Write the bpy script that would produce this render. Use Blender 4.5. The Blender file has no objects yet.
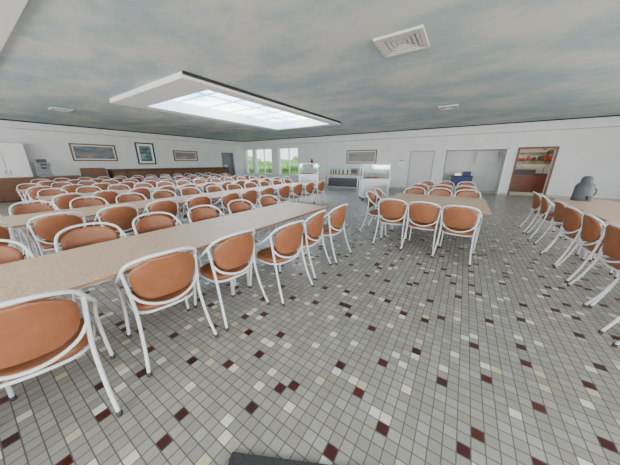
import bpy, bmesh, math, random
from mathutils import Vector, Matrix
random.seed(7)
S=bpy.context.scene
COL=S.collection

# ------------------------------------------------------------- materials
def mat(name,col,rough=.5,metal=0,spec=None,emis=None,es=0):
    m=bpy.data.materials.new(name); m.use_nodes=True
    b=m.node_tree.nodes["Principled BSDF"]
    b.inputs["Base Color"].default_value=(*col,1)
    b.inputs["Roughness"].default_value=rough
    b.inputs["Metallic"].default_value=metal
    if spec is not None: b.inputs["Specular IOR Level"].default_value=spec
    if emis: 
        b.inputs["Emission Color"].default_value=(*emis,1); b.inputs["Emission Strength"].default_value=es
    return m
def nn(m,t): return m.node_tree.nodes.new(t)
def noise_mat(name,stops,scale=5,rough=.5,detail=4,bump=0,stretch=(1,1,1),rg=0.55):
    m=mat(name,(1,1,1),rough); L=m.node_tree.links.new
    b=m.node_tree.nodes["Principled BSDF"]
    tc=nn(m,"ShaderNodeTexCoord"); mp=nn(m,"ShaderNodeMapping"); mp.inputs["Scale"].default_value=stretch
    n=nn(m,"ShaderNodeTexNoise"); n.inputs["Scale"].default_value=scale; n.inputs["Detail"].default_value=detail
    n.inputs["Roughness"].default_value=rg
    r=nn(m,"ShaderNodeValToRGB")
    L(tc.outputs["Object"],mp.inputs[0]); L(mp.outputs[0],n.inputs["Vector"]); L(n.outputs[0],r.inputs[0])
    e=r.color_ramp.elements
    while len(e)<len(stops): e.new(.5)
    for k,(p,c) in zip(e,stops): k.position=p; k.color=(*c,1)
    L(r.outputs[0],b.inputs["Base Color"])
    if bump:
        bn=nn(m,"ShaderNodeBump"); bn.inputs["Strength"].default_value=bump; L(n.outputs[0],bn.inputs["Height"]); L(bn.outputs[0],b.inputs["Normal"])
    return m
M_wall=noise_mat("wall_paint",[(.3,(.74,.76,.75)),(.7,(.80,.82,.81))],scale=1.5,rough=.8)
M_white=mat("white_trim",(.86,.87,.86),.5)
M_frame=mat("white_powdercoat",(.70,.73,.75),.3)
M_orange=noise_mat("tan_leatherette",[(.3,(.225,.077,.031)),(.7,(.295,.107,.046))],scale=9,rough=.42)
M_rubber=mat("rubber",(.05,.05,.05),.7)
M_black=mat("dark_strip",(.02,.022,.025),.6)
M_top=noise_mat("speckled_laminate",[(.3,(.47,.30,.20)),(.5,(.65,.45,.32)),(.68,(.73,.55,.42))],scale=90,rough=.42,detail=2)
M_edge=mat("table_edge_beech",(.36,.2,.1),.5)
M_steel=mat("steel",(.5,.52,.54),.3,.9)
M_grey=mat("grey_plastic",(.2,.21,.23),.4)
M_dark=mat("dark_plastic",(.03,.03,.035),.4)
M_wood=noise_mat("brown_wood",[(.3,(.10,.042,.02)),(.7,(.18,.08,.04))],scale=3,rough=.5,stretch=(1,1,8))
M_lightwood=noise_mat("light_wood",[(.3,(.42,.27,.14)),(.7,(.55,.37,.2))],scale=3,rough=.5,stretch=(8,1,1))
M_blue=mat("blue_crate",(.03,.04,.16),.5)
M_red=mat("red_paint",(.5,.02,.015),.35)
M_green=mat("green_glass",(.03,.16,.06),.2)
M_yellow=mat("yellow_label",(.7,.45,.05),.5)
M_door=mat("door_paint",(.66,.67,.65),.5)
M_niche=mat("grey_niche_paint",(.5,.51,.51),.8)
M_mat=noise_mat("charcoal_mat",[(.3,(.02,.022,.025)),(.7,(.05,.052,.056))],scale=120,rough=.95)
M_leaf=noise_mat("foliage",[(.3,(.06,.15,.03)),(.5,(.22,.42,.1)),(.7,(.5,.68,.3))],scale=5,rough=.8,bump=.6)
M_grass=noise_mat("grass",[(.3,(.1,.2,.04)),(.7,(.2,.33,.08))],scale=6,rough=.9)

def glass():
    m=bpy.data.materials.new("thin_glass"); m.use_nodes=True; nt=m.node_tree; nt.nodes.clear()
    o=nt.nodes.new("ShaderNodeOutputMaterial"); mx=nt.nodes.new("ShaderNodeMixShader"); t=nt.nodes.new("ShaderNodeBsdfTransparent"); g=nt.nodes.new("ShaderNodeBsdfGlossy")
    t.inputs[0].default_value=(.93,.97,.97,1); g.inputs["Roughness"].default_value=.05; mx.inputs[0].default_value=.12
    nt.links.new(t.outputs[0],mx.inputs[1]); nt.links.new(g.outputs[0],mx.inputs[2]); nt.links.new(mx.outputs[0],o.inputs[0]); return m
M_glass=glass()

# mosaic floor: one accent tile per block of tiles, at a random place in the block
def floor_mat():
    m=mat("mosaic_tiles",(.4,.4,.4),.4); L=m.node_tree.links.new; b=m.node_tree.nodes["Principled BSDF"]
    g=nn(m,"ShaderNodeNewGeometry")
    k=1/.067
    def vm(op,a,v=None):
        n=nn(m,"ShaderNodeVectorMath"); n.operation=op; L(a,n.inputs[0])
        if v is not None:
            if isinstance(v,tuple): n.inputs[1].default_value=v
            else: L(v,n.inputs[1])
        return n.outputs[0]
    def ma(op,a,c=None):
        n=nn(m,"ShaderNodeMath"); n.operation=op; L(a,n.inputs[0])
        if c is not None:
            if isinstance(c,(int,float)): n.inputs[1].default_value=c
            else: L(c,n.inputs[1])
        return n.outputs[0]
    sc=vm('MULTIPLY',g.outputs["Position"],(k,k,0))
    cell=vm('FLOOR',sc); fr=vm('FRACTION',sc)
    def wn(v): 
        w=nn(m,"ShaderNodeTexWhiteNoise"); w.noise_dimensions='3D'; L(v,w.inputs["Vector"]); return w
    def sep(v):
        s=nn(m,"ShaderNodeSeparateXYZ"); L(v,s.inputs[0]); return s.outputs
    def accent(n,off):
        c=vm('ADD',cell,(off+.5,off*2+.5,0)); q=vm('MULTIPLY',c,(1/n,1/n,0)); blk=vm('FLOOR',q)
        inb=vm('FLOOR',vm('MULTIPLY',vm('FRACTION',q),(n,n,0)))
        w=wn(vm('ADD',blk,(off*7.3,3.1,off)))
        tgt=vm('FLOOR',vm('MULTIPLY',w.outputs["Color"],(n,n,0)))
        d=sep(vm('ABSOLUTE',vm('SUBTRACT',inb,tgt)))
        return ma('LESS_THAN',ma('ADD',d[0],d[1]),.5), w.outputs["Value"]
    def ramp(fac,cols):
        r=nn(m,"ShaderNodeValToRGB"); r.color_ramp.interpolation='CONSTANT'; L(fac,r.inputs[0]); e=r.color_ramp.elements
        while len(e)<len(cols): e.new(.9)
        for q,(p,c) in zip(e,cols): q.position=p; q.color=(*c,1)
        return r.outputs[0]
    def mix(f,a,c):
        x=nn(m,"ShaderNodeMix"); x.data_type='RGBA'; L(f,x.inputs[0]); L(a,x.inputs[6])
        if isinstance(c,tuple): x.inputs[7].default_value=(*c,1)
        else: L(c,x.inputs[7])
        return x.outputs[2]
    base=ramp(wn(cell).outputs["Value"],[(0,(.285,.275,.25)),(.3,(.335,.325,.30)),(.6,(.305,.295,.27)),(.85,(.37,.36,.335))])
    fl,vl=accent(4,11); col=mix(fl,base,ramp(vl,[(0,(.70,.67,.58)),(.35,(.55,.49,.35)),(.6,(.68,.69,.66)),(.8,(.38,.38,.35))]))
    f2,v2=accent(9,29); col=mix(f2,col,(.72,.72,.69))
    f1,v1=accent(5,3); col=mix(f1,col,ramp(v1,[(0,(.055,.010,.010)),(.5,(.075,.014,.012)),(.8,(.04,.012,.012))]))
    s=sep(vm('ABSOLUTE',vm('SUBTRACT',fr,(.5,.5,0))))
    gt=ma('GREATER_THAN',ma('MAXIMUM',s[0],s[1]),.455)
    col=mix(gt,col,(.11,.107,.10))
    L(col,b.inputs["Base Color"])
    rr=nn(m,"ShaderNodeMapRange"); rr.inputs[3].default_value=.33; rr.inputs[4].default_value=.8; L(gt,rr.inputs[0]); L(rr.outputs[0],b.inputs["Roughness"])
    bp=nn(m,"ShaderNodeBump"); bp.invert=True; bp.inputs["Strength"].default_value=.35; bp.inputs["Distance"].default_value=.004; L(gt,bp.inputs["Height"]); L(bp.outputs[0],b.inputs["Normal"])
    return m
M_floor=floor_mat()
M_ceil=noise_mat("painted_sky_ceiling",[(.36,(.38,.53,.58)),(.47,(.50,.60,.61)),(.60,(.69,.71,.68))],scale=.7,rough=.9,detail=8,rg=.66,stretch=(1,1.4,1))
def sky_panel():
    m=bpy.data.materials.new("skylight_glazing"); m.use_nodes=True; L=m.node_tree.links.new; b=m.node_tree.nodes["Principled BSDF"]
    tc=nn(m,"ShaderNodeTexCoord"); n=nn(m,"ShaderNodeTexNoise"); n.inputs["Scale"].default_value=.8; n.inputs["Detail"].default_value=5
    r=nn(m,"ShaderNodeValToRGB"); e=r.color_ramp.elements; e[0].position=.38;e[0].color=(.18,.44,.75,1); e[1].position=.62;e[1].color=(1,1,1,1)
    L(tc.outputs["Object"],n.inputs["Vector"]); L(n.outputs[0],r.inputs[0]); L(r.outputs[0],b.inputs["Emission Color"]); b.inputs["Emission Strength"].default_value=9
    b.inputs["Base Color"].default_value=(.8,.9,1,1); return m
M_skyp=sky_panel()

# ------------------------------------------------------------- mesh helpers
def box(bm,x0,x1,y0,y1,z0,z1,mi=0,M=None):
    vs=[bm.verts.new((x,y,z)) for x in(x0,x1) for y in(y0,y1) for z in(z0,z1)]
    for q in((0,1,3,2),(4,6,7,5),(0,4,5,1),(2,3,7,6),(0,2,6,4),(1,5,7,3)):
        f=bm.faces.new([vs[i] for i in q]); f.material_index=mi
    if M is not None:
        for v in vs: v.co=M@v.co
    return vs
def cyl(bm,cx,cy,z0,z1,r0,r1=None,n=20,mi=0):
    r1=r0 if r1 is None else r1
    a=[bm.verts.new((cx+r0*math.cos(2*math.pi*i/n),cy+r0*math.sin(2*math.pi*i/n),z0)) for i in range(n)]
    b=[bm.verts.new((cx+r1*math.cos(2*math.pi*i/n),cy+r1*math.sin(2*math.pi*i/n),z1)) for i in range(n)]
    for i in range(n):
        f=bm.faces.new((a[i],a[(i+1)%n],b[(i+1)%n],b[i])); f.material_index=mi; f.smooth=True
    for l,rev in((a,1),(b,0)):
        f=bm.faces.new(l[::-1] if rev else l); f.material_index=mi
def lathe(bm,cx,cy,prof,n=20,mi=0):
    rings=[[bm.verts.new((cx+r*math.cos(2*math.pi*i/n),cy+r*math.sin(2*math.pi*i/n),z)) for i in range(n)] for r,z in prof]
    for a,b in zip(rings,rings[1:]):
        for i in range(n):
            f=bm.faces.new((a[i],a[(i+1)%n],b[(i+1)%n],b[i])); f.material_index=mi; f.smooth=True
    f=bm.faces.new(rings[0][::-1]); f.material_index=mi; f=bm.faces.new(rings[-1]); f.material_index=mi
def catmull(P,n=5,closed=False):
    P=[Vector(p) for p in P]; out=[]; N=len(P)
    rng=range(N if closed else N-1)
    for i in rng:
        if closed: p0,p1,p2,p3=P[i-1],P[i],P[(i+1)%N],P[(i+2)%N]
        else: p0,p1,p2,p3=P[max(i-1,0)],P[i],P[i+1],P[min(i+2,N-1)]
        for k in range(n):
            t=k/n; out.append(.5*((2*p1)+(-p0+p2)*t+(2*p0-5*p1+4*p2-p3)*t*t+(-p0+3*p1-3*p2+p3)*t**3))
    if not closed: out.append(P[-1])
    return out
def tube(bm,P,r=.012,mi=0,n=5,seg=8,closed=False):
    pts=catmull(P,n,closed); N=len(pts); rings=[]; up=None
    for i,p in enumerate(pts):
        if closed: t=(pts[(i+1)%N]-pts[i-1]).normalized()
        else: t=(pts[min(i+1,N-1)]-pts[max(i-1,0)]).normalized()
        if up is None: up=t.orthogonal().normalized()
        up=(up-t*up.dot(t)).normalized(); s=t.cross(up)
        rings.append([bm.verts.new(p+r*(math.cos(2*math.pi*k/seg)*up+math.sin(2*math.pi*k/seg)*s)) for k in range(seg)])
    pairs=list(zip(rings,rings[1:]))+([(rings[-1],rings[0])] if closed else [])
    for a,b in pairs:
        for k in range(seg):
            f=bm.faces.new((a[k],a[(k+1)%seg],b[(k+1)%seg],b[k])); f.material_index=mi; f.smooth=True
    if not closed:
        bm.faces.new(rings[0][::-1]).material_index=mi; bm.faces.new(rings[-1]).material_index=mi
def mesh(bm,name,mats):
    bmesh.ops.recalc_face_normals(bm,faces=bm.faces[:])
    me=bpy.data.meshes.new(name); bm.to_mesh(me); bm.free()
    for m in mats: me.materials.append(m)
    return me
def obj(name,me,loc=(0,0,0),rz=0,bevel=0):
    o=bpy.data.objects.new(name,me); o.location=loc; o.rotation_euler=(0,0,rz); COL.objects.link(o)
    if bevel:
        b=o.modifiers.new("bevel","BEVEL"); b.width=bevel; b.segments=2; b.limit_method='ANGLE'
    return o
def boxes(name,bl,mats,loc=(0,0,0),rz=0,bevel=0):
    bm=bmesh.new()
    for q in bl: box(bm,*q)
    return obj(name,mesh(bm,name,mats),loc,rz,bevel)

# ------------------------------------------------------------- room
XL,XR,YB,YF,C=-16.5,7.0,14.6,-4.5,3.2
T=.25
boxes("floor",[(XL-.3,XR+.3,YF-.3,YB+.25,-.1,0)],[M_floor])
SX0,SX1,SY0,SY1=-8.2,-5.2,3.7,9.6
boxes("ceiling",[(XL-.3,SX0,YF-.3,YB+.3,C,C+.12),(SX1,XR+.3,YF-.3,YB+.3,C,C+.12),(SX0,SX1,YF-.3,SY0,C,C+.12),(SX0,SX1,SY1,YB+.3,C,C+.12)],[M_ceil])
zf=C-.11
OX0,OX1,OY0,OY1=-8.6,-4.92,2.98,9.95
zt=C+.22
e=.03
fr=[(OX0,SX0,OY0,OY1,zf,C-.001),(SX1,OX1,OY0,OY1,zf,C-.001),(SX0,SX1,OY0,SY0,zf,C-.001),(SX0,SX1,SY1,OY1,zf,C-.001)]
fr+=[(SX0,SX0+e,SY0,SY1,zf,zt),(SX1-e,SX1,SY0,SY1,zf,zt),(SX0+e,SX1-e,SY0,SY0+e,zf,zt),(SX0+e,SX1-e,SY1-e,SY1,zf,zt)]
for i in range(1,6):
    y=SY0+(SY1-SY0)*i/6; fr.append((SX0+e,SX1-e,y-.02,y+.02,zt-.05,zt))
fr.append(((SX0+SX1)/2-.02,(SX0+SX1)/2+.02,SY0+e,SY1-e,zt-.04,zt))
boxes("trim_7",fr,[M_white])
boxes("trim_8",[(OX1,OX1+.06,OY0,OY1,C-.05,C-.001),(OX0-.04,OX0,OY0,OY1,C-.05,C-.001)],[M_black])
boxes("window_4",[(SX0,SX1,SY0,SY1,zt,zt+.03)],[M_skyp])

def wall(name,axis,pos0,pos1,a0,a1,ops,m=M_wall,h=C):
    bl=[]; cur=a0
    def add(s,e,z0,z1):
        if e-s<1e-4 or z1-z0<1e-4: return
        bl.append((s,e,pos0,pos1,z0,z1) if axis=='x' else (pos0,pos1,s,e,z0,z1))
    for s,e,z0,z1 in sorted(ops):
        add(cur,s,0,h); add(s,e,0,z0); add(s,e,z1,h); cur=e
    add(cur,a1,0,h)
    return boxes(name,bl,[m])
WIN=[(-16.2,-15.35),(-15.1,-13.2),(-12.5,-10.6)]
DOOR_A=(-2.68,-1.58); NICHE=(-1.0,1.5); DOOR_B=(1.95,3.15)
wall("wall_back",'x',YB,YB+T,XL-.3,XR+.3,[(a,b,.55,2.6) for a,b in WIN]+[(*NICHE,0,2.12),(*DOOR_B,0,2.1)])
wall("wall_left",'y',XL-T,XL,YF,YB,[(12.3,13.7,0,2.35)])
RW=[(-13,-9),(-7.5,-3.5),(-2,2),(3,6)]  # unseen openings, added so fill light can enter the room
wall("wall_front",'x',YF-T,YF,XL-.3,XR+.3,[(a,b,.9,2.7) for a,b in RW])
wall("wall_right",'y',XR,XR+T,YF,YB,[(-2,2,.9,2.7),(4,9,.9,2.7)])  # side openings likewise unseen and added for the fill lights
def window(name,a,b,z0,z1,y,n=1):
    bl=[(a,b,y,y+.08,z0,z0+.06,0),(a,b,y,y+.08,z1-.06,z1,0),(a,a+.06,y,y+.08,z0,z1,0),(b-.06,b,y,y+.08,z0,z1,0)]
    for i in range(1,n): 
        x=a+(b-a)*i/n; bl.append((x-.035,x+.035,y,y+.08,z0,z1,0))
    bl.append((a+.06,b-.06,y+.035,y+.045,z0+.06,z1-.06,1))
    bl.append((a-.03,b+.03,y-.17,y,z0-.04,z0,0))
    return boxes(name,bl,[M_white,M_glass])
for i,((a,b),n) in enumerate(zip(WIN,(1,2,2))): window(f"window_{i+1}",a,b,.55,2.6,YB+.14,n)
boxes("trim_1",[(XL,XR,YB-.33,YB,2.82,C)],[M_wall])
boxes("trim_2",[(XL,XL+.33,YF,YB-.33,2.9,C)],[M_wall])
boxes("trim_3",[(XL+.33,XR,YB-.47,YB-.33,C-.04,C),(XL+.33,XL+.5,.95,YB-.47,C-.04,C)],[M_black])
boxes("trim_4",[(XL,XR,.45,.93,C-.04,C)],[M_white])
boxes("baseboard_back",[(XL,DOOR_A[0]-.08,YB-.015,YB,0,.1),(DOOR_A[1]+.08,NICHE[0],YB-.015,YB,0,.1),(NICHE[1],DOOR_B[0]-.07,YB-.015,YB,0,.1),(DOOR_B[1]+.07,XR,YB-.015,YB,0,.1)],[M_niche])
boxes("baseboard_left",[(XL,XL+.015,YF,12.25,0,.1)],[M_niche])
a,b=DOOR_A
boxes("door_1",[(a-.07,a,YB-.03,YB,0,2.12,0),(b,b+.07,YB-.03,YB,0,2.12,0),(a,b,YB-.03,YB,2.05,2.12,0),(a,b,YB-.012,YB,0.005,2.05,1),(a+.1,a+.13,YB-.05,YB-.012,1.0,1.03,2),(a+.08,a+.22,YB-.06,YB-.045,1.0,1.03,2)],[M_niche,M_door,M_steel])
a,b=NICHE
boxes("wall_niche",[(a-.1,a,YB+T,YB+1.6,0,2.4),(b,b+.1,YB+T,YB+1.6,0,2.4),(a,b,YB+1.5,YB+1.6,0,2.4),(a,b,YB+T,YB+1.5,2.3,2.4),(a,b,YB+.2,YB+1.6,-.1,0)],[M_wall])
boxes("trim_5",[(a-.06,a,YB-.02,YB,0,2.18),(b,b+.06,YB-.02,YB,0,2.18),(a-.06,b+.06,YB-.02,YB,2.12,2.18)],[M_white])
boxes("storage_trolley",[(-.5,.5,-.3,.3,.12,.16,1),(-.48,.48,-.28,.28,.16,.78,0),(-.5,.5,-.3,.3,.78,.82,1),(-.35,-.05,-.2,.2,.82,.98,2),(.02,.38,-.2,.2,.82,1.05,0)]+[(sx*.44-.03,sx*.44+.03,sy*.24-.03,sy*.24+.03,0,.12,1) for sx in(-1,1) for sy in(-1,1)],[M_blue,M_dark,M_steel],(-.1,YB+.6,0),bevel=.01)
boxes("wall_cabinet",[(0,.9,0,.3,0,.55,0),(.01,.44,-.02,0,.01,.54,0),(.46,.89,-.02,0,.01,.54,0)],[M_wall],(.4,YB+1.2,1.5))
a,b=DOOR_B
boxes("trim_6",[(a-.07,a,YB-.03,YB,0,2.17),(b,b+.07,YB-.03,YB,0,2.17),(a,b,YB-.03,YB,2.1,2.17)],[M_wood])
def checker():
    m=mat("kitchen_tiles",(.5,.5,.5),.3); L=m.node_tree.links.new; bb=m.node_tree.nodes["Principled BSDF"]
    g=nn(m,"ShaderNodeNewGeometry"); s=nn(m,"ShaderNodeVectorMath"); s.operation='MULTIPLY'; s.inputs[1].default_value=(7,0,7); L(g.outputs["Position"],s.inputs[0])
    f=nn(m,"ShaderNodeVectorMath"); f.operation='FLOOR'; L(s.outputs[0],f.inputs[0]); w=nn(m,"ShaderNodeTexWhiteNoise"); L(f.outputs[0],w.inputs["Vector"])
    r=nn(m,"ShaderNodeValToRGB"); r.color_ramp.interpolation='CONSTANT'; e=r.color_ramp.elements
    cs=[(0,(.72,.66,.48)),(.6,(.6,.5,.28)),(.75,(.62,.63,.6)),(.9,(.2,.12,.07))]
    while len(e)<4: e.new(.9)
    for k,(p,c) in zip(e,cs): k.position=p;k.color=(*c,1)
    L(w.outputs["Value"],r.inputs[0]); L(r.outputs[0],bb.inputs["Base Color"]); return m
M_ktile=checker()
boxes("wall_kitchen",[(1.6,1.7,YB+T,YB+3.1,0,2.7,0),(5.4,5.5,YB+T,YB+3.1,0,2.7,0),(1.7,5.4,YB+3,YB+3.1,0,1.25,0),(1.7,5.4,YB+3,YB+3.1,1.25,2.7,1),(1.6,5.5,YB+T,YB+3.1,2.7,2.8,0),(1.6,5.5,YB+.2,YB+3.1,-.1,0,0)],[M_niche,M_ktile])
boxes("kitchen_counter",[(0,3.2,0,.6,.0,.92,0),(-.03,3.23,-.03,.6,.92,.96,1)]+[(i*.64+.01,i*.64+.63,-.02,0,.1,.9,2) for i in range(5)]+[(.4,1.2,.1,.5,.96,1.15,1),(1.5,1.8,.1,.4,.96,1.3,3)],[M_wood,M_dark,mat("red_brown_front",(.15,.032,.02),.4),M_steel],(1.85,YB+1.9,0))
# shelving above the kitchen counter
sh=[(0,3.4,0,.25,0,.03,0),(0,3.4,0,.25,.38,.41,0),(0,.03,0,.25,-.1,.5,0),(3.37,3.4,0,.25,-.1,.5,0),(1.68,1.71,0,.25,-.1,.5,0)]
for i in range(15):
    x=.1+i*.21; sh.append((x,x+.12,.05,.18,.03,.03+random.uniform(.12,.3),random.choice((1,2,3)))) if not 1.58<x<1.72 else None
boxes("kitchen_shelf",sh,[M_wood,M_dark,M_white,M_red],(1.8,YB+2.74,1.6))
boxes("door_2",[(XL-T-.05,XL-T,12.3,13.7,0,2.35,0),(XL-.06,XL-.02,12.32,12.37,0,2.33,1),(XL-.06,XL-.02,13.63,13.68,0,2.33,1),(XL-.06,XL-.02,12.37,13.63,2.28,2.33,1)],[M_grey,M_white])
# tall white cupboard at left
boxes("tall_cupboard",[(0,.5,0,1.35,.06,2.3,0),(.03,.46,.03,1.32,0,.06,2),(.5,.52,.02,.665,.08,2.28,1),(.5,.52,.685,1.33,.08,2.28,1),(.52,.545,.6,.62,1.0,1.2,2),(.52,.545,.73,.75,1.0,1.2,2)],[M_niche,M_white,M_grey],(XL+.02,.75,0),bevel=.006)

def art_mat(nm,stops,sc):
    return noise_mat(nm,stops,scale=sc,rough=.5,detail=3,stretch=(1,.6,3))
arts=[art_mat("seascape_print",[(.3,(.05,.10,.16)),(.5,(.18,.22,.25)),(.7,(.38,.28,.2))],1.6),
      art_mat("dark_print",[(.3,(.02,.06,.09)),(.5,(.08,.2,.22)),(.7,(.5,.5,.45))],2),
      art_mat("dune_print",[(.3,(.10,.16,.30)),(.5,(.3,.25,.25)),(.7,(.45,.4,.35))],1.5),
      art_mat("coast_print",[(.3,(.1,.2,.35)),(.5,(.3,.3,.3)),(.7,(.5,.3,.15))],1.5)]
def picture(w,h,art,frame,loc,rz,matw=.05):
    f=.07
    bl=[(-w/2,w/2,-.012,0,-h/2,h/2,2),(-w/2+f+matw,w/2-f-matw,-.016,-.012,-h/2+f+matw,h/2-f-matw,1),
        (-w/2,-w/2+f,-.035,0,-h/2,h/2,0),(w/2-f,w/2,-.035,0,-h/2,h/2,0),(-w/2+f,w/2-f,-.035,0,-h/2,-h/2+f,0),(-w/2+f,w/2-f,-.035,0,h/2-f,h/2,0)]
    return boxes("framed_picture",bl,[frame,art,M_white],loc,rz)
M_gilt=mat("gilt_frame",(.22,.13,.05),.4)
picture(1.85,.85,arts[0],M_gilt,(XL,4.55,2.0),math.radians(90))
picture(1.0,1.25,arts[1],M_dark,(XL,6.95,2.02),math.radians(90),.12)
picture(1.7,.68,arts[2],M_gilt,(XL,9.45,1.95),math.radians(90))
picture(2.0,.82,arts[3],M_gilt,(-5.65,YB,1.85),0)

bm=bmesh.new(); cyl(bm,0,-.11,0,.42,.075,mi=0); lathe(bm,0,-.11,[(.075,.42),(.05,.47),(.025,.49),(.025,.53)],mi=0); box(bm,-.03,.03,-.14,-.07,.53,.56,1)
tube(bm,[(0,-.14,.54),(.08,-.14,.5),(.1,-.12,.35),(.085,-.12,.2)],.012,1); box(bm,-.04,.04,-.04,-.002,.1,.4,1)
obj("fire_extinguisher",mesh(bm,"fire_extinguisher",[M_red,M_dark]),(-9.3,YB-.005,1.2))
boxes("exit_sign_light",[(-.2,.2,-.07,0,0,.13,0),(-.17,.17,-.08,-.07,.02,.11,1)],[M_white,mat("diffuser",(.9,.9,.85),.4)],(.35,YB,2.42),bevel=.01)
boxes("wall_vent",[(-.15,.15,-.03,0,0,.12,0)]+[(-.13,.13,-.04,-.03,.02+.025*i,.03+.025*i,0) for i in range(4)],[M_white],(-3.9,YB,2.45))
boxes("notice_sheet",[(-.15,.15,-.005,0,0,.4,0),(-.12,.12,-.007,-.005,.3,.36,1)],[M_white,M_grey],(-3.2,YB,1.3))

M_vent=mat("vent_cream",(.66,.66,.60),.6); M_vg=mat("vent_inner",(.33,.33,.30),.7)
def vent(s,loc):
    bl=[]
    for k in range(5):
        a=s/2-k*s/10; i=a-s*.07; z=-.03+.006*k
        if k==0: i=a-s*.09
        bl+=[(-a,a,-a,-i,z,0,0),(-a,a,i,a,z,0,0),(-a,-i,-i,i,z,0,0),(i,a,-i,i,z,0,0)]
    bl.append((-s/2+.02,s/2-.02,-s/2+.02,s/2-.02,-.004,0,1))
    return boxes("ceiling_vent",bl,[M_vent,M_vg],loc)
vent(.66,(-1.08,4.15,C)); vent(.55,(-.76,9.3,C)); vent(.5,(-11.6,2.6,C))

# ------------------------------------------------------------- tables
def table_mesh(L,W,name):
    bm=bmesh.new()
    box(bm,-W/2+.002,W/2-.002,-L/2+.002,L/2-.002,.722,.75,0)
    box(bm,-W/2,W/2,-L/2,L/2,.724,.745,1)
    x,y=W/2-.09,L/2-.12
    box(bm,-x,x,-y-.015,-y+.015,.69,.722,2); box(bm,-x,x,y-.015,y+.015,.69,.722,2)
    box(bm,-x-.015,-x+.015,-y,y,.69,.722,2); box(bm,x-.015,x+.015,-y,y,.69,.722,2)
    for sx in(-1,1):
        for sy in(-1,1):
            cyl(bm,sx*x,sy*y,.02,.722,.022,n=12,mi=2); cyl(bm,sx*x,sy*y,0,.02,.026,n=12,mi=3)
    return mesh(bm,name,[M_top,M_edge,M_frame,M_rubber])
ML=1.98
TM=table_mesh(ML-.004,.92,"dining_table")
def put_table(x,y,rz=0,me=None): return obj("dining_table",me or TM,(x,y,0),rz)

# ------------------------------------------------------------- chair
def chair_mesh():
    bm=bmesh.new()
    right=[(.255,.255,.015),(.245,.235,.2),(.24,.205,.43),(.258,.15,.55),(.268,.05,.625),(.266,-.07,.69),(.254,-.16,.765),(.22,-.228,.835),(.13,-.28,.875)]
    left=[(-x,y,z) for x,y,z in right[::-1]]
    tube(bm,right+[(0,-.297,.885)]+left,.0125,0,n=4,seg=8)
    for s in(1,-1):
        tube(bm,[(s*.25,-.165,.765),(s*.235,-.178,.6),(s*.226,-.195,.44),(s*.238,-.26,.2),(s*.26,-.335,.015)],.0125,0,n=4,seg=8)
        cyl(bm,s*.255,.255,0,.03,.017,n=8,mi=2); cyl(bm,s*.26,-.335,0,.03,.017,n=8,mi=2)
    tube(bm,[(.236,-.178,.61),(.19,-.215,.54),(.1,-.25,.495),(0,-.262,.48),(-.1,-.25,.495),(-.19,-.215,.54),(-.236,-.178,.61)],.011,0,n=3,seg=7)
    ring=[]
    for k in range(16):
        a=2*math.pi*k/16; c,s=math.cos(a),math.sin(a)
        ring.append((.222*math.copysign(abs(c)**.65,c),.01+.212*math.copysign(abs(s)**.65,s),.415))
    tube(bm,ring,.011,0,n=2,seg=7,closed=True)
    prof=[(.90,.418),(1.0,.43),(1.02,.445),(.99,.462),(.92,.471),(.6,.468),(.25,.462)]
    n=32; rings=[]
    for r,z in prof:
        rg=[]
        for k in range(n):
            a=2*math.pi*k/n; c,s=math.cos(a),math.sin(a)
            rg.append(bm.verts.new((r*.222*math.copysign(abs(c)**.68,c),.015+r*.212*math.copysign(abs(s)**.68,s),z)))
        rings.append(rg)
    for a,b in zip(rings,rings[1:]):
        for k in range(n):
            f=bm.faces.new((a[k],a[(k+1)%n],b[(k+1)%n],b[k])); f.material_index=1; f.smooth=True
    bm.faces.new(rings[0][::-1]).material_index=1; f=bm.faces.new(rings[-1]); f.material_index=1
    nu,nv=14,12; F=[];B=[]
    z0,z1=.55,.858
    for j in range(nv+1):
        t=(1-math.cos(math.pi*j/nv))/2
        ex=2.4 if t>.5 else 4.2
        hw=.228*max(0,(1-abs(2*t-1)**ex))**(1/ex)*(.86+.14*math.sin(min(t,1)*math.pi*.62)); hw=max(hw,.09 if j==nv else .155 if j==0 else 0)
        z=z0+(z1-z0)*t
        fr_=[];bk=[]
        for i in range(nu+1):
            x=hw*(2*i/nu-1); zz=z+(-.018*(1-t)*(1-(x/.23)**2)); y=-.243-(zz-.55)*.13+1.25*x*x
            e=.5 if j in(0,nv) or i in(0,nu) else 1
            fr_.append(bm.verts.new((x,y+.014*e,zz))); bk.append(bm.verts.new((x,y-.011*e,zz)))
        F.append(fr_);B.append(bk)
    def q(a,b,c,d):
        f=bm.faces.new((a,b,c,d)); f.material_index=1; f.smooth=True
    for j in range(nv):
        for i in range(nu):
            q(F[j][i],F[j][i+1],F[j+1][i+1],F[j+1][i]); q(B[j][i+1],B[j][i],B[j+1][i],B[j+1][i+1])
        q(B[j][0],F[j][0],F[j+1][0],B[j+1][0]); q(F[j][nu],B[j][nu],B[j+1][nu],F[j+1][nu])
    for i in range(nu):
        q(B[0][i],B[0][i+1],F[0][i+1],F[0][i]); q(F[nv][i],F[nv][i+1],B[nv][i+1],B[nv][i])
    return mesh(bm,"dining_chair",[M_frame,M_orange,M_rubber])
CM=chair_mesh()
def chair(x,y,deg,j=1):
    return obj("dining_chair",CM,(x+random.uniform(-.03,.03)*j,y+random.uniform(-.025,.025)*j,0),math.radians(deg+random.uniform(-5,5)*j))

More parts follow.
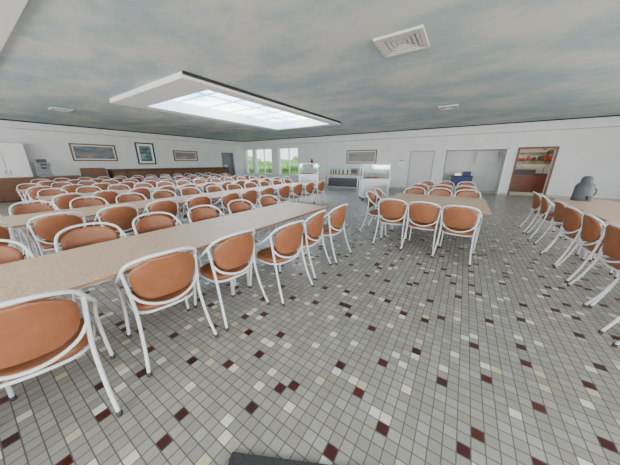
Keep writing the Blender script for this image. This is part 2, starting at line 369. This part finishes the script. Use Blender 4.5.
XA=-2.42; W=.92
for k in range(3): put_table(XA,3.6-ML*(k+.5))
for y,x,r in[(.06,-1.95,75),(.76,-2.0,82),(1.36,-1.94,86),(1.96,-1.74,84),(2.58,-1.8,95),(3.22,-1.76,88),(-.62,-1.95,92),(-1.3,-1.93,88)]: chair(x,y,r,0)
for k in range(8): chair(XA-W/2-.05,3.27-.66*k,-90)
for xr,y1,n in[(-5.05,7.6,4),(-7.7,8.9,4),(-10.35,8.9,4),(-13.0,9.5,4)]:
    for k in range(n): put_table(xr,y1-ML*(k+.5))
    for k in range(n*3):
        y=y1-.33-.66*k
        chair(xr+W/2+.05+random.choice((0,0,.08)),y,90); chair(xr-W/2-.05-random.choice((0,0,.08)),y,-90)
T2=table_mesh(1.8,.9,"dining_table_short")
for y in(4.92,5.825): put_table(-.45,y,math.radians(90),T2)
for x,y,r in[(-1.02,4.47,4),(-.47,4.42,-3),(.06,4.34,-6)]: chair(x,y,r,0)
for x in(-1.05,-.45,.12): chair(x,6.34,180)
chair(-1.44,5.02,-92,0); chair(-1.5,5.75,-88,0)
put_table(-.5,8.6,math.radians(90),T2)
for x in(-1.1,-.5,.1): chair(x,8.09,0); chair(x,9.11,180)
XRt=2.18
for k in range(3): put_table(XRt,7.35-ML*(k+.5))
for k,y in enumerate([6.95,6.3,5.6,4.95,4.35,3.75,3.15,2.5,1.85]): chair(XRt-W/2-.06,y,-90+random.uniform(-4,4))

# ------------------------------------------------------------- props
bm=bmesh.new()
lathe(bm,0,0,[(.14,0),(.15,.02),(.145,.06),(.14,.28),(.12,.33),(.085,.37),(.08,.45),(.06,.48),(.03,.49)],24,0)
box(bm,-.03,.03,-.19,-.13,.07,.11,1); box(bm,-.015,.015,-.19,-.16,.03,.07,1); tube(bm,[(.12,0,.1),(.19,0,.12),(.2,0,.22),(.13,0,.28)],.012,1)
obj("beverage_dispenser",mesh(bm,"beverage_dispenser",[mat("urn_grey",(.07,.08,.095),.6),M_dark]),(2.1,7.05,.75),.3)

def salad_bar(loc,rz,L=1.3):
    bm=bmesh.new(); l=L/2
    box(bm,-l,l,-.35,.35,.14,.82,0); box(bm,-l-.04,l+.04,-.39,.39,.82,.87,0)
    box(bm,-l+.05,l-.05,-.3,.3,.872,.885,1)
    for i in range(3):
        x=-l+.1+i*(L-.2)/3; box(bm,x,x+(L-.2)/3-.04,-.25,.25,.885,.93,[3,4,5][i])
    for sx in(-1,1):
        for sy in(-1,1):
            cyl(bm,sx*(l-.08),sy*.28,.03,.14,.02,n=10,mi=1); cyl(bm,sx*(l-.08),sy*.28,0,.09,.035,n=10,mi=6)
            box(bm,sx*(l-.02)-.018,sx*(l-.02)+.018,sy*.32-.018,sy*.32+.018,.87,1.42,0)
    box(bm,-l,l,-.34,.34,1.42,1.46,0)
    for z in(1.14,): box(bm,-l+.03,l-.03,-.28,.28,z,z+.01,2); 
    for sy in(-1,1): box(bm,-l+.02,l-.02,sy*.325-.003,sy*.325+.003,.88,1.41,2)
    for sx in(-1,1): box(bm,sx*(l-.02)-.003,sx*(l-.02)+.003,-.3,.3,.88,1.41,2)
    box(bm,-l+.1,l-.1,-.36,-.35,.22,.76,1)
    return obj("salad_bar",mesh(bm,"salad_bar",[M_frame,M_steel,M_glass,M_green,M_red,M_yellow,M_rubber]),loc,rz)
salad_bar((-3.1,9.6,0),math.radians(30),1.1)
salad_bar((-7.4,11.3,0),math.radians(25),1.1)
boxes("buffet_table",[(-1,1,-.35,.35,.85,.9,0)]+[(sx*.92-.03,sx*.92+.03,sy*.28-.03,sy*.28+.03,0,.85,1) for sx in(-1,1) for sy in(-1,1)]+[(-.95,.95,-.3,.3,.25,.28,1),(-.8,.8,-.25,.25,.28,.7,2)],[M_lightwood,M_steel,M_dark],(-5.4,11.6,0))
def bottle(x,y,z,m,h=.32):
    bm=bmesh.new(); lathe(bm,0,0,[(.035,0),(.04,.01),(.04,h*.6),(.03,h*.72),(.014,h*.8),(.014,h)],12,0)
    obj("bottle",mesh(bm,"bottle",[m]),(x,y,z))
for i in range(6): bottle(-6.25+i*.2,11.6+random.uniform(-.15,.15),.9,random.choice([M_green,M_dark,M_red,M_green,M_dark]))
boxes("toaster_oven",[(-.25,.25,-.18,.18,.02,.32,0),(-.2,.12,-.19,-.18,.06,.27,1),(.15,.22,-.19,-.18,.08,.25,2)]+[(sx*.2-.02,sx*.2+.02,sy*.14-.02,sy*.14+.02,0,.02,1) for sx in(-1,1) for sy in(-1,1)],[M_grey,M_dark,M_grey],(-4.7,11.6,.9))
bl=[(-.3,.3,-3.5,3.6,0,1.13,0),(-.36,.36,-3.56,3.66,1.13,1.18,1)]
for i in range(12): bl.append((.3,.32,-3.45+i*.59,-2.91+i*.59,.08,1.06,1))
boxes("bar_counter",bl,[mat("wood_shadow",(.07,.03,.015),.6),M_wood],(-15.2,8.1,0))  # counter body in one even, darker brown than its panels
bl=[(-.3,.3,-1.5,1.5,.05,.88,0),(-.33,.33,-1.53,1.53,.88,.92,1),(-.25,.25,-1.45,1.45,0,.05,2)]
for i in range(5): bl.append((.3,.315,-1.48+i*.595,-.91+i*.595,.08,.86,0))
boxes("serving_counter",bl,[M_wood,M_wood,M_dark],(-15.2,1.9,0))
boxes("coffee_machine",[(-.22,.22,-.2,.2,0,.08,0),(-.22,-.02,-.2,.2,.08,.4,0),(-.22,.2,-.2,.2,.4,.58,1),(-.02,.18,-.16,.16,.08,.1,1),(.03,.1,-.06,.06,.32,.4,2),(-.2,.0,-.15,.15,.58,.72,2),(.2,.21,-.1,.1,.46,.54,2)],[M_grey,M_grey,M_dark],(-15.2,2.35,.92),bevel=.012)
boxes("tray_cabinet",[(-.3,.3,-.4,.4,0,1.25,0)]+[(.3,.32,-.36,.36,.1+.2*i,.26+.2*i,1) for i in range(5)],[M_wood,M_wood],(-15.2,3.95,0))
bm=bmesh.new(); box(bm,-.16,.16,-.16,.16,0,.95,0); lathe(bm,0,0,[(.06,.95),(.07,1.0),(.13,1.05),(.135,1.32),(.1,1.36)],20,1); box(bm,.16,.2,-.05,.05,.75,.8,2)
obj("water_cooler",mesh(bm,"water_cooler",[M_white,mat("bottle_blue",(.35,.55,.7),.2),M_dark]),(-15.9,12.2,0))
boxes("floor_mat",[(0,.9,-1.2,0,0,.012)],[M_mat],(-.81,.476,0),math.radians(27))

# ------------------------------------------------------------- outside
boxes("ground_outside",[(-60,40,YB+4.5,60,-.35,-.25),(-60,XL-3,-40,YB+4.5,-.35,-.25),(-60,-3,YB+.5,YB+4.5,-.35,-.25)],[M_grass])
def bush(x,y,s,h):
    bm=bmesh.new(); bmesh.ops.create_icosphere(bm,subdivisions=4,radius=1)
    ph=[random.uniform(0,6) for _ in range(3)]
    for v in bm.verts:
        c=v.co; d=1+.12*math.sin(5*c.x+ph[0])*math.sin(5*c.y+ph[1])+.1*math.sin(9*c.z+ph[2])+random.uniform(-.05,.05)
        v.co=Vector((c.x*s*d,c.y*s*d,(c.z*d+1)*h/2-.3))
    obj("garden_bush",mesh(bm,"garden_bush",[M_leaf]),(x,y,0))
for i in range(9): bush(-27+i*2.6,20+random.uniform(-.8,1.5),random.uniform(1.3,1.9),random.uniform(1.7,2.6))

# ------------------------------------------------------------- light
w=bpy.data.worlds.new("World"); S.world=w; w.use_nodes=True
w.node_tree.nodes["Background"].inputs[0].default_value=(.88,.94,1,1); w.node_tree.nodes["Background"].inputs[1].default_value=3.5
def area(name,loc,rot,sx,sy,e,col=(1,.97,.93)):
    l=bpy.data.lights.new(name,'AREA'); l.shape='RECTANGLE'; l.size=sx; l.size_y=sy; l.energy=e; l.color=col
    o=bpy.data.objects.new(name,l); o.location=loc; o.rotation_euler=rot; COL.objects.link(o)
for a,b in RW: area("window_daylight",((a+b)/2,YF-.05,1.8),(math.radians(90),0,0),b-a-.1,1.7,260)  # added area lights in the unseen front openings, brightening the room
for a,b in((-2,2),(4,9)): area("window_daylight",(XR+.05,(a+b)/2,1.8),(math.radians(90),0,math.radians(90)),b-a-.1,1.7,310)  # same added fill from the unseen right-hand openings
area("kitchen_ceiling_lamp",(3.2,YB+1.3,2.66),(0,0,0),1.2,.3,32,(1,.88,.68))

cd=bpy.data.cameras.new("camera"); cd.sensor_width=36; cd.lens=230/620*36; cd.clip_start=.02
co=bpy.data.objects.new("camera",cd); co.location=(0,0,1.5); co.rotation_euler=(math.radians(73.1),0,math.radians(33.1)); COL.objects.link(co)
S.camera=co
